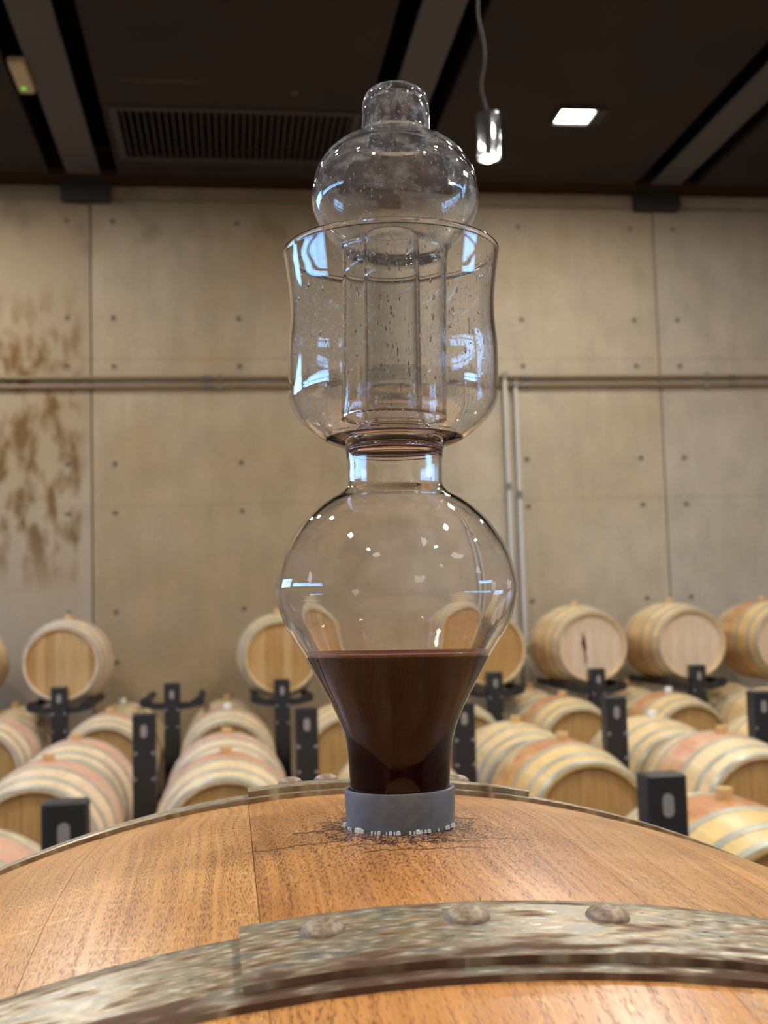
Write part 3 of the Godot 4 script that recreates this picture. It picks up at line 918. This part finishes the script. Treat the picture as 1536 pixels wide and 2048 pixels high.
	var spots2 := []
	for k in 520:
		var a := rng.randf() * TAU
		var i := rng.randi_range(0, inn.size() - 12)
		spots2.append([Vector3(cos(a), 0, sin(a)), inn[i].x - 0.0003, lerpf(inn[i].y, inn[i + 1].y, rng.randf()), rng.randf_range(0.00016, 0.00046), rng.randf_range(0.9, 2.2)])
	beads("water_beads", bm, spots2, capn)


# ------------------------------------------------------------------ room
func build_room() -> void:
	var x0 := -6.0; var x1 := 7.6; var z1 := 4.0
	structure("floor", boxm(Vector3(x1 - x0 + 0.6, 0.2, z1 - WALL_Z + 0.6), 0.0, Vector3((x0 + x1) / 2, -0.1, (z1 + WALL_Z) / 2)), M.concrete, "grey concrete floor under the barrel racks")

	# far wall: tall cast panels with open tie holes
	var wall := Node3D.new()
	wall.name = "wall_back"; add_child(wall)
	wall.set_meta("kind", "structure"); wall.set_meta("label", "tan cast concrete wall behind the racks, in tall panels with tie holes"); wall.set_meta("category", "wall")
	part("core", boxm(Vector3(x1 - x0 + 0.6, CEIL + 0.6, 0.25), 0.0, Vector3((x0 + x1) / 2, (CEIL + 0.6) / 2, WALL_Z - 0.185)), M.plug, wall)
	var wm := concrete_wall(x0, x1, CEIL)
	var edges := [x0, -3.825, -1.19, 4.08, 6.715, x1]
	var rows := [3.605, 2.7136, 2.2709, 1.3917, 0.952, 0.0778, -0.362, -1.24]
	for i in edges.size() - 1:
		var a: float = edges[i] + (0.007 if i else 0.0); var b: float = edges[i + 1] - 0.007
		var p := MB.new()
		var th := 0.06
		# front face as a grid with a square opening lined by a ring round each tie hole
		var xs := [a]; var ys := [0.0]
		var holes := []
		for d in ([0.2, 1.315, 3.945, 5.045] if i == 2 else [0.2, 1.315, 2.43]):
			var hx: float = edges[i] + d if i else edges[1] - 2.635 + d
			if hx > a + 0.1 and hx < b - 0.1: holes.append(hx)
		for hx in holes: xs.append_array([hx - 0.035, hx + 0.035])
		xs.append(b)
		var rr := rows.duplicate(); rr.reverse()
		for r in rr: ys.append_array([EYE + r - 0.035, EYE + r + 0.035])
		ys.append(CEIL)
		var zf := WALL_Z
		for yi in ys.size() - 1:
			for xi in xs.size() - 1:
				var hole := xi % 2 == 1 and yi % 2 == 1
				var q := [Vector3(xs[xi], ys[yi], zf), Vector3(xs[xi + 1], ys[yi], zf), Vector3(xs[xi + 1], ys[yi + 1], zf), Vector3(xs[xi], ys[yi + 1], zf)]
				if not hole: p.flat(q, Vector3(0, 0, 1))
				else:
					var m: Vector3 = (q[0] + q[2]) / 2.0
					for k in 16:
						var a0 := TAU * k / 16.0 + PI / 4; var a1 := TAU * (k + 1) / 16.0 + PI / 4
						var c0: Vector3 = m + Vector3(cos(a0), sin(a0), 0) * 0.026; var c1: Vector3 = m + Vector3(cos(a1), sin(a1), 0) * 0.026
						var s0: Vector3 = m + Vector3(cos(a0), sin(a0), 0) * 0.035 / maxf(absf(cos(a0)), absf(sin(a0)))
						var s1: Vector3 = m + Vector3(cos(a1), sin(a1), 0) * 0.035 / maxf(absf(cos(a1)), absf(sin(a1)))
						p.flat([c0, s0, s1, c1], Vector3(0, 0, 1))
						var d0: Vector3 = m + (c0 - m) * 0.85 - Vector3(0, 0, 0.012); var d1: Vector3 = m + (c1 - m) * 0.85 - Vector3(0, 0, 0.012)
						p.flat([c0, c1, d1, d0], -(c0 + c1 - m * 2.0).normalized())
		for e in [[a, -1.0], [b, 1.0]]:
			p.flat([Vector3(e[0], 0, zf), Vector3(e[0], CEIL, zf), Vector3(e[0], CEIL, zf - th), Vector3(e[0], 0, zf - th)], Vector3(e[1], 0, 0))
		for k in p.v.size(): p.t[k] = Vector2((p.v[k].x - x0) / (x1 - x0), 1.0 - p.v[k].y / CEIL)
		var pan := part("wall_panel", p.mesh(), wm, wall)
		var pl := MB.new()
		pl.xf = Transform3D(Basis(Vector3.RIGHT, PI / 2), Vector3.ZERO)
		pl.lathe(PackedVector2Array([Vector2(0.0235, 0), Vector2(0.008, -0.002), Vector2(0.006, -0.008), Vector2(0, -0.008)]), 16)
		var pm := pl.mesh()
		for hx in holes:
			for r in rows: part("tie_hole", pm, M.plug, pan, Vector3(hx, EYE + r, WALL_Z - 0.010))
	# concrete ledge line near the top of the wall
	structure("trim_1", boxm(Vector3(x1 - x0, 0.02, 0.012), 0.003, Vector3((x0 + x1) / 2, EYE + 3.80, WALL_Z + 0.004)), M.plug, "thin dark line along the concrete just under the ceiling")
	structure("trim_2", boxm(Vector3(x1 - x0, 0.05, 0.30), 0.0, Vector3((x0 + x1) / 2, CEIL + 0.023, WALL_Z + 0.15)), M.strip, "brown strip between the ceiling and the far wall")

	# side walls and the wall behind the camera; tall windows in the left wall and one in the right
	wall_with_windows("wall_left", x0 - 0.15, [[-9.6, -5.2, 3.8], [-4.4, 0.5, 3.15]], 2.35, z1)
	wall_with_windows("wall_right", x1 + 0.15, [[-1.0, 1.6, 3.15]], 2.35, z1)
	structure("wall_front", boxm(Vector3(x1 - x0 + 0.6, CEIL + 0.6, 0.3), 0.0, Vector3((x0 + x1) / 2, (CEIL + 0.6) / 2, z1 + 0.15)), M.concrete, "concrete wall behind the camera")

	# ceiling: dark panels between the slots the beams lie in
	var ce := Node3D.new()
	ce.name = "ceiling"; add_child(ce)
	ce.set_meta("kind", "structure"); ce.set_meta("label", "dark brown ceiling of flat panels between black beam slots"); ce.set_meta("category", "ceiling")
	part("deck", boxm(Vector3(x1 - x0 + 0.6, 0.2, z1 - WALL_Z + 0.6), 0.0, Vector3((x0 + x1) / 2, CEIL + 0.5, (z1 + WALL_Z) / 2)), M.deck, ce)
	var mids := [-3.855, -1.21, 1.445, 4.11, 6.75]
	var from := x0
	var zc := (z1 + WALL_Z + 0.3) / 2; var zl := z1 - WALL_Z - 0.3
	var flood_at := []
	for x in [-2.53, 2.795, 5.43]:
		for z in [-9.0, -6.0, -3.0, 0.0, 2.6]: flood_at.append(Vector2(x, z))
	for i in mids.size() + 1:
		var to: float = mids[i] - 0.30 if i < mids.size() else x1
		if to - from > 0.2:
			if i == 2:                                         # the bay with the air grille
				part("ceiling_panel", boxm(Vector3(to - from, 0.05, z1 + 9.05), 0.0, Vector3((to + from) / 2, CEIL + 0.025, (z1 - 9.05) / 2)), M.ceiling, ce)
				part("ceiling_panel", boxm(Vector3(to - from, 0.05, 0.37), 0.0, Vector3((to + from) / 2, CEIL + 0.025, -10.315)), M.ceiling, ce)
				for e in [[from, -0.86], [1.09, to]]:
					part("ceiling_panel", boxm(Vector3(e[1] - e[0], 0.05, 1.08), 0.0, Vector3((e[0] + e[1]) / 2, CEIL + 0.025, -9.59)), M.ceiling, ce)
			else:
				part("ceiling_panel", boxm(Vector3(to - from, 0.05, zl), 0.0, Vector3((to + from) / 2, CEIL + 0.025, zc)), M.ceiling, ce)
		if i < mids.size():
			from = mids[i] + 0.30
			for s in [-1.0, 1.0]:
				part("slot_side", boxm(Vector3(0.02, 0.4, zl), 0.0, Vector3(mids[i] + s * 0.31, CEIL + 0.25, zc)), M.deck, ce)
	# beams
	var names := ["steel beam in the ceiling slot beyond the stained left panel", "grey-brown steel beam in the slot left of the air grille", "grey-brown steel beam in the slot behind the glass knob", "grey-brown steel beam in the slot right of the square ceiling light", "steel beam in the ceiling slot near the right wall"]
	for i in mids.size():
		var o := thing("ceiling_beam", names[i], "beam", Vector3(mids[i], CEIL, 0), "steel beams along the ceiling")
		part("flange", boxm(Vector3(0.29, 0.02, z1 - WALL_Z - 0.1), 0.002, Vector3(0, 0.012, (z1 + WALL_Z) / 2)), M.beam, o)
		part("web", boxm(Vector3(0.02, 0.38, z1 - WALL_Z - 0.1), 0.0, Vector3(0, 0.21, (z1 + WALL_Z) / 2)), M.deck, o)
		part("bearing_block", boxm(Vector3(0.43, 0.17, 0.14), 0.005, Vector3(-0.01, -0.08, WALL_Z + 0.07)), M.block, o)
	# scuffs on the ceiling
	for q in [[-0.42, -8.6, 0.34, 0.012], [-0.60, -7.15, 0.05, 0.05], [0.55, -8.75, 0.03, 0.04], [0.35, -7.3, 0.04, 0.03]]:
		var sc := MB.new()
		var o := PackedVector2Array()
		for k in 14: o.append(Vector2(cos(TAU * k / 14.0) * q[2], sin(TAU * k / 14.0) * q[3] * (1.0 + 0.4 * sin(k * 2.3))))
		sc.prism(o, 0.0, 0.0015)
		var sp := part("scuff", sc.mesh(), M.scuff, ce, Vector3(q[0], CEIL, q[1]))
		sp.rotation.x = PI / 2
	# air grille
	var gr := thing("air_grille", "long dark slatted air grille set in the ceiling near the far wall", "grille", Vector3(0.115, CEIL, -9.59))
	var fr := MB.new()
	for s in [-1.0, 1.0]:
		fr.box(Vector3(0, 0.0, s * 0.51), Vector3(1.95, 0.03, 0.06), 0.004)
		fr.box(Vector3(s * 0.945, 0.0, 0), Vector3(0.06, 0.03, 0.97), 0.004)
	part("frame", fr.mesh(), M.grille, gr)
	var slat := boxm(Vector3(0.012, 0.05, 0.98), 0.002)
	for k in 33: 
		var s := part("slat", slat, M.grille, gr, Vector3(-0.885 + k * 0.0553, 0.018, 0))
		s.rotation.z = 0.35
	# wall pipes
	pipes()


func wall_with_windows(called: String, x: float, openings: Array, sill: float, z1: float) -> void:
	var b := MB.new()
	var from := WALL_Z - 0.3
	var n := 1
	for o in openings + [[z1 + 0.3, z1 + 0.3, 0.0]]:
		if o[0] > from: b.box(Vector3(x, (CEIL + 0.6) / 2, (from + o[0]) / 2), Vector3(0.3, CEIL + 0.6, o[0] - from))
		from = o[1]
	for o in openings:
		var head: float = o[2]
		b.box(Vector3(x, sill / 2, (o[0] + o[1]) / 2), Vector3(0.3, sill, o[1] - o[0]))
		b.box(Vector3(x, (CEIL + 0.6 + head) / 2, (o[0] + o[1]) / 2), Vector3(0.3, CEIL + 0.6 - head, o[1] - o[0]))
	structure(called, b.mesh(), M.concrete, "concrete side wall with tall windows, out of the picture" if called == "wall_left" else "concrete side wall with one window, out of the picture")
	for o in openings:
		var head: float = o[2]
		var k: int = taken.get("window", 0) + 1
		taken.window = k
		var w := Node3D.new()
		w.name = "window_%d" % k
		add_child(w)
		w.position = Vector3(x, sill, (o[0] + o[1]) / 2)
		w.set_meta("kind", "structure"); w.set_meta("category", "window"); w.set_meta("label", "tall window with dark bars in the %s" % called.replace("_", " "))
		var hh := head - sill; var ww: float = o[1] - o[0]
		var f := MB.new()
		for s in [-1.0, 1.0]:
			f.box(Vector3(0, hh / 2, s * (ww / 2 - 0.04)), Vector3(0.1, hh, 0.08))
			f.box(Vector3(0, hh / 2 + s * (hh / 2 - 0.04), 0), Vector3(0.1, 0.08, ww))
		var bars := int(round(ww / 1.1))
		for j in range(1, bars): f.box(Vector3(0, hh / 2, -ww / 2 + ww * j / bars), Vector3(0.08, hh, 0.06))
		f.box(Vector3(0, hh * 0.62, 0), Vector3(0.08, 0.06, ww))
		part("window_frame", f.mesh(), M.frame, w)
		part("glazing", boxm(Vector3(0.008, hh - 0.1, ww - 0.1), 0.0, Vector3(0, hh / 2, 0)), M.pane, w)


func pipes() -> void:
	var z := WALL_Z + 0.035
	var r := 0.0175
	var ya := EYE + 2.166; var yb := EYE + 2.088
	var data := [["upper grey steel conduit running along the far wall", [Vector3(-5.9, ya, z), Vector3(7.5, ya, z)], []], ["lower grey steel conduit running along the far wall", [Vector3(-5.9, yb, z), Vector3(7.5, yb, z)], []],
		["left one of two upright steel conduits on the far wall", [Vector3(2.553, ya, z + 0.045), Vector3(2.57, 0.02, z + 0.045)], []], ["right one of two upright steel conduits on the far wall", [Vector3(2.655, yb, z + 0.045), Vector3(2.665, 0.02, z + 0.045)], []]]
	for k in 4:
		var t := thing("conduit", data[k][0], "pipe", data[k][1][0], "steel conduits on the far wall")
		var d: Vector3 = data[k][1][1] - data[k][1][0]
		var b := MB.new(); b.tube(PackedVector3Array([Vector3.ZERO, d]), r if k < 2 else 0.0185, 16)
		part("tube", b.mesh(), M.conduit_tan if k < 2 else M.conduit, t)
		var along := d.normalized()
		var sleeve := MB.new(); sleeve.tube(PackedVector3Array([-along * 0.035, along * 0.035]), r + 0.005, 16)
		var sm := sleeve.mesh()
		if k < 2:
			for x in [-3.4, -0.17, 2.78, 4.78]: part("coupling", sm, M.clip, t, Vector3(x + 5.9, 0, 0))
			for x in [-2.2, -0.05, 4.53]: part("clip", boxm(Vector3(0.035, 0.06, 0.05), 0.008, Vector3(x + 5.9, 0.006 if k == 0 else -0.006, -0.005)), M.clip, t)
		else:
			for y in [1.03, 2.45]: part("coupling", sm, M.clip, t, along * y)
			part("elbow_box", boxm(Vector3(0.06, 0.07, 0.06), 0.01, Vector3(0, 0, 0.0)), M.clip, t)


# ------------------------------------------------------------------ lamps
func flood(x: float, z: float, label: String, energy: float) -> void:
	var t := thing("ceiling_light", label, "ceiling light", Vector3(x, CEIL + 0.012, z), "square ceiling lights")
	var f := MB.new()
	for s in [-1.0, 1.0]:
		f.box(Vector3(0, -0.02, s * 0.155), Vector3(0.34, 0.04, 0.03), 0.004)
		f.box(Vector3(s * 0.155, -0.02, 0), Vector3(0.03, 0.04, 0.28), 0.004)
	part("housing", f.mesh(), M.grille, t)
	part("fin", boxm(Vector3(0.06, 0.03, 0.30), 0.006, Vector3(0.205, -0.016, 0)), M.grille, t)
	part("lamp_face", boxm(Vector3(0.28, 0.012, 0.28), 0.0, Vector3(0, -0.012, 0)), M.lit, t)
	var l := AreaLight3D.new()
	l.name = "lamp_light"
	l.area_size = Vector2(0.27, 0.27)
	l.light_color = Color(1.0, 0.975, 0.93)
	l.light_energy = energy
	l.area_range = 30.0
	l.shadow_enabled = true
	l.rotation.x = -PI / 2
	l.position = Vector3(0, -0.046, 0)
	t.add_child(l)


func pendant() -> void:
	var at := Vector3(1.112, EYE + 1.895, -4.8)
	var t := thing("pendant_lamp", "slim chrome cylinder pendant lamp hanging right of the glass cap", "pendant lamp", at)
	var b := MB.new()
	b.lathe(PackedVector2Array([Vector2(0, 0.004), Vector2(0.042, 0.004), Vector2(0.044, 0.0), Vector2(0.05, 0.0), Vector2(0.05, 0.188), Vector2(0.046, 0.194), Vector2(0, 0.195)]), 40)
	part("cylinder", b.mesh(), M.chrome, t)
	var led := MB.new()
	led.lathe(PackedVector2Array([Vector2(0, 0.001), Vector2(0.0, -0.008), Vector2(0.014, -0.007), Vector2(0.019, -0.002), Vector2(0.02, 0.001), Vector2(0, 0.001)]), 16)
	var lm := led.mesh()
	for k in 3:
		var a := TAU * k / 3.0 + 0.5
		part("lamp_bulb", lm, M.lit, t, Vector3(cos(a) * 0.021, 0.002, sin(a) * 0.021))
	var c := MB.new()
	var pts := PackedVector3Array()
	var top := CEIL - at.y
	for i in 41:
		var y := lerpf(0.19, top, i / 40.0)
		pts.append(Vector3((sin(y * 17.0) * 0.012 - 0.016) * minf(1.0, (y - 0.19) * 9.0), y, sin(y * 4.1) * 0.01))
	c.tube(pts, 0.005, 8)
	part("cord", c.mesh(), M.cord, t)
	var l := SpotLight3D.new()
	l.name = "lamp_light"
	l.spot_angle = 50.0; l.spot_range = 20.0; l.light_energy = 0.5; l.light_size = 0.03
	l.light_color = Color(1.0, 0.98, 0.92); l.shadow_enabled = true; l.spot_attenuation = 2.0
	l.rotation.x = -PI / 2; l.position = Vector3(0, -0.02, 0)
	t.add_child(l)


# ------------------------------------------------------------------ scene
func _ready() -> void:
	var cam := Camera3D.new()
	cam.name = "camera"
	var yaw := 0.12943213; var pit := 0.08504917; var rol := -0.02795774
	var fw := Vector3(sin(yaw) * cos(pit), sin(pit), -cos(yaw) * cos(pit))
	var rt := Vector3(cos(yaw), 0, sin(yaw))
	var up := rt.cross(fw)
	cam.basis = Basis(rt * cos(rol) + up * sin(rol), -rt * sin(rol) + up * cos(rol), -fw)
	cam.position = Vector3(0, EYE, 0)
	cam.fov = 46.19
	var at := CameraAttributesPhysical.new()
	at.frustum_focal_length = 24.0 / (2.0 * tan(deg_to_rad(46.19) / 2.0))
	at.frustum_focus_distance = 0.48
	at.exposure_aperture = 13.0
	at.frustum_near = 0.02; at.frustum_far = 200.0
	cam.attributes = at
	add_child(cam)
	cam.current = true

	var we := WorldEnvironment.new()
	we.name = "environment"
	var e := Environment.new()
	e.background_mode = Environment.BG_SKY
	var sm := ProceduralSkyMaterial.new()
	sm.sky_top_color = Color8(84, 146, 226); sm.sky_horizon_color = Color8(150, 200, 246)
	sm.ground_bottom_color = Color8(84, 92, 92); sm.ground_horizon_color = Color8(140, 168, 190)
	sm.sky_energy_multiplier = 1.0
	sm.sun_angle_max = 0.0
	var sky := Sky.new(); sky.sky_material = sm
	e.sky = sky
	e.background_energy_multiplier = 16.0
	e.tonemap_mode = Environment.TONE_MAPPER_LINEAR
	e.tonemap_exposure = 1.0
	e.sdfgi_enabled = true; e.ssao_enabled = true; e.ssil_enabled = true
	we.environment = e
	add_child(we)
	var lamp := 9.0

	make_materials()
	M.water = M.pane

	build_room()

	flood(2.795, -9.0, "square ceiling light shining right of the pendant lamp", lamp * 0.7)
	var where := ["near the far wall", "over the far aisle", "over the middle rack", "over the front cask", "behind the camera"]
	for k in 5:
		flood(-2.53, [-9.0, -6.0, -3.0, 0.0, 2.6][k], "square ceiling light of the left bay, out of the picture, %s" % where[k], lamp)
		if k: flood(2.795, [-9.0, -6.0, -3.0, 0.0, 2.6][k], "square ceiling light of the right bay, out of the picture, %s" % where[k], lamp)
		if k % 3 == 1: flood(5.43, [-9.0, -6.5, -3.0, 0.0, -1.5][k], "square ceiling light of the outer right bay, out of the picture, %s" % where[k], lamp)
	pendant()
	var em := thing("emergency_light", "small beige emergency light beside the left ceiling beam", "emergency light", Vector3(-1.415, CEIL, -8.55))
	part("case", boxm(Vector3(0.115, 0.06, 0.5), 0.012, Vector3(0, -0.012, 0)), M.beige, em)
	var lr := MB.new(); lr.tube(PackedVector3Array([Vector3(-0.01, -0.042, -0.15), Vector3(-0.01, -0.046, -0.15)]), 0.018, 12)
	part("indicator", lr.mesh(), M.led, em)

	build_cask()
	build_vessel()

	prepare_small_barrel()
	var mid_low := EYE - 0.985; var mid_up := EYE - 0.305
	# the barrels along the wall, up on the rack arms: lattice column, skin, head tone, label
	for b in [[-2, 0, 0, "oak barrel by the wall cut by the left edge of the picture"], [-1, 3, 0, "pale oak barrel alone by the wall, before the stained concrete panel"], [1, 0, 0, "oak barrel by the wall half hidden by the left side of the glass bulb"], [3, 0, 2, "oak barrel by the wall peeping out right of the glass bulb"],
			[4, 0, 1, "oak barrel by the wall with a dark wine streak down its head"], [5, 0, 1, "oak barrel by the wall with a clean striped head, right of the streaked one"], [6, 2, 1, "oak barrel by the wall cut by the right edge of the picture"]]:
		var t := small_barrel(POST_X + b[0] * PITCH, mid_up, -9.845, b[1], b[2], false, b[3], "barrels lying along the far wall")
		if b[0] == 4: part("wine_streak", small.streak, M.stain, t, Vector3(0.02, UP_R, 0)).set_meta("label", "dark dried wine streak on the barrel head")
	# the barrels between the posts: lattice column (half a pitch right of a post), distance, skin, white bung, label
	var far := "lower barrels of the rack nearest the wall"
	var mid := "lower barrels of the middle rack"
	var near := "lower barrels of the nearest rack"
	for b in [[-1, 3.91, 3, 0, "pink-striped barrel at the far left, low beside the nearest left post", near], [2, 3.91, 2, 0, "yellow oak barrel with green-grey hoops at lower right, nearest of all the small barrels", near],
			[-1, 5.89, 3, 0, "pink-stained pale barrel behind the nearest left post", mid], [0, 5.89, 1, 0, "pale barrel with a stained bung, front one of the row left of the vessel", mid], [1, 5.89, 0, 0, "barrel mostly hidden behind the wine-filled bulb, beside the third post from left", mid], [2, 5.89, 2, 0, "red-stained oak barrel right of the vessel, behind the nearest right post", mid], [3, 5.89, 1, 0, "striped oak barrel with a pink belly near the right edge", mid],
			[-1, 6.90, 3, 0, "pink-bellied barrel directly behind the big stained one at left", mid], [0, 6.90, 3, 0, "second barrel of the row left of the vessel, with a wooden bung", mid], [2, 6.90, 0, 0, "yellow oak barrel just right of the vessel, behind the red-stained one", mid], [3, 6.90, 0, 1, "yellow oak barrel with a white bung right of the middle rack post", mid], [4, 6.90, 0, 0, "yellow oak barrel behind the post at the right edge", mid],
			[-2, 8.85, 3, 0, "pale barrel at the left edge under the wall barrel", far], [-1, 8.85, 1, 0, "pale barrel with a wooden bung left of the second front post", far], [0, 8.85, 1, 1, "third barrel of the row left of the vessel, with a white bung", far], [1, 8.85, 0, 0, "barrel glimpsed left of the wine between rack posts", far], [2, 8.85, 0, 0, "barrel glimpsed right of the wine between rack posts", far], [3, 8.85, 2, 0, "orange-stained barrel below the streaked wall barrel", far], [4, 8.85, 2, 1, "brown-stained barrel with a white bung, right of the middle rack post", far], [5, 8.85, 0, 0, "yellow barrel low at the right edge behind the rack posts", far],
			[-2, 9.85, 0, 0, "small far barrel top at the left edge, under the wall barrels", far], [-1, 9.85, 0, 1, "far barrel top with a white bung, left of the empty rack arms", far], [0, 9.85, 0, 0, "last barrel of the row left of the vessel", far], [3, 9.85, 0, 0, "small far barrel top just right of the glass bulb", far], [4, 9.85, 2, 0, "small far barrel top under the two right wall barrels", far], [5, 9.85, 2, 0, "reddish far barrel top at the right, under the wall barrels", far]]:
		small_barrel(POST_X + (b[0] + 0.5) * PITCH, mid_low, -b[1], b[2], 2, b[3] == 1, b[4], b[5])
	for p in [[0, 3.36, "black rack post with a bright slot, nearest at lower left"], [2, 3.36, "black rack post with a bright slot, nearest at lower right"],
			[0, 6.34, "black rack post standing left of the row of pale barrels"], [1, 6.34, "black rack post just left of the wine in the bulb"], [2, 6.34, "black rack post just right of the wine, half hidden by the glass"], [3, 6.34, "black rack post between the red-stained and the white-bunged barrels"], [4, 6.34, "black rack post cut by the right edge of the picture"]]:
		rack_post(POST_X + p[0] * PITCH, -p[1], false, p[2])
	for p in [[-1, "far rack post under the lone pale wall barrel"], [0, "far rack post with empty curved arms"], [1, "far rack post under the wall barrel left of the bulb"], [3, "far rack post right of the bulb, under the half-hidden barrel"], [4, "far rack post under the wine-streaked barrel"], [5, "far rack post under the clean striped wall barrel"]]:
		rack_post(POST_X + p[0] * PITCH, -9.31, true, p[1])
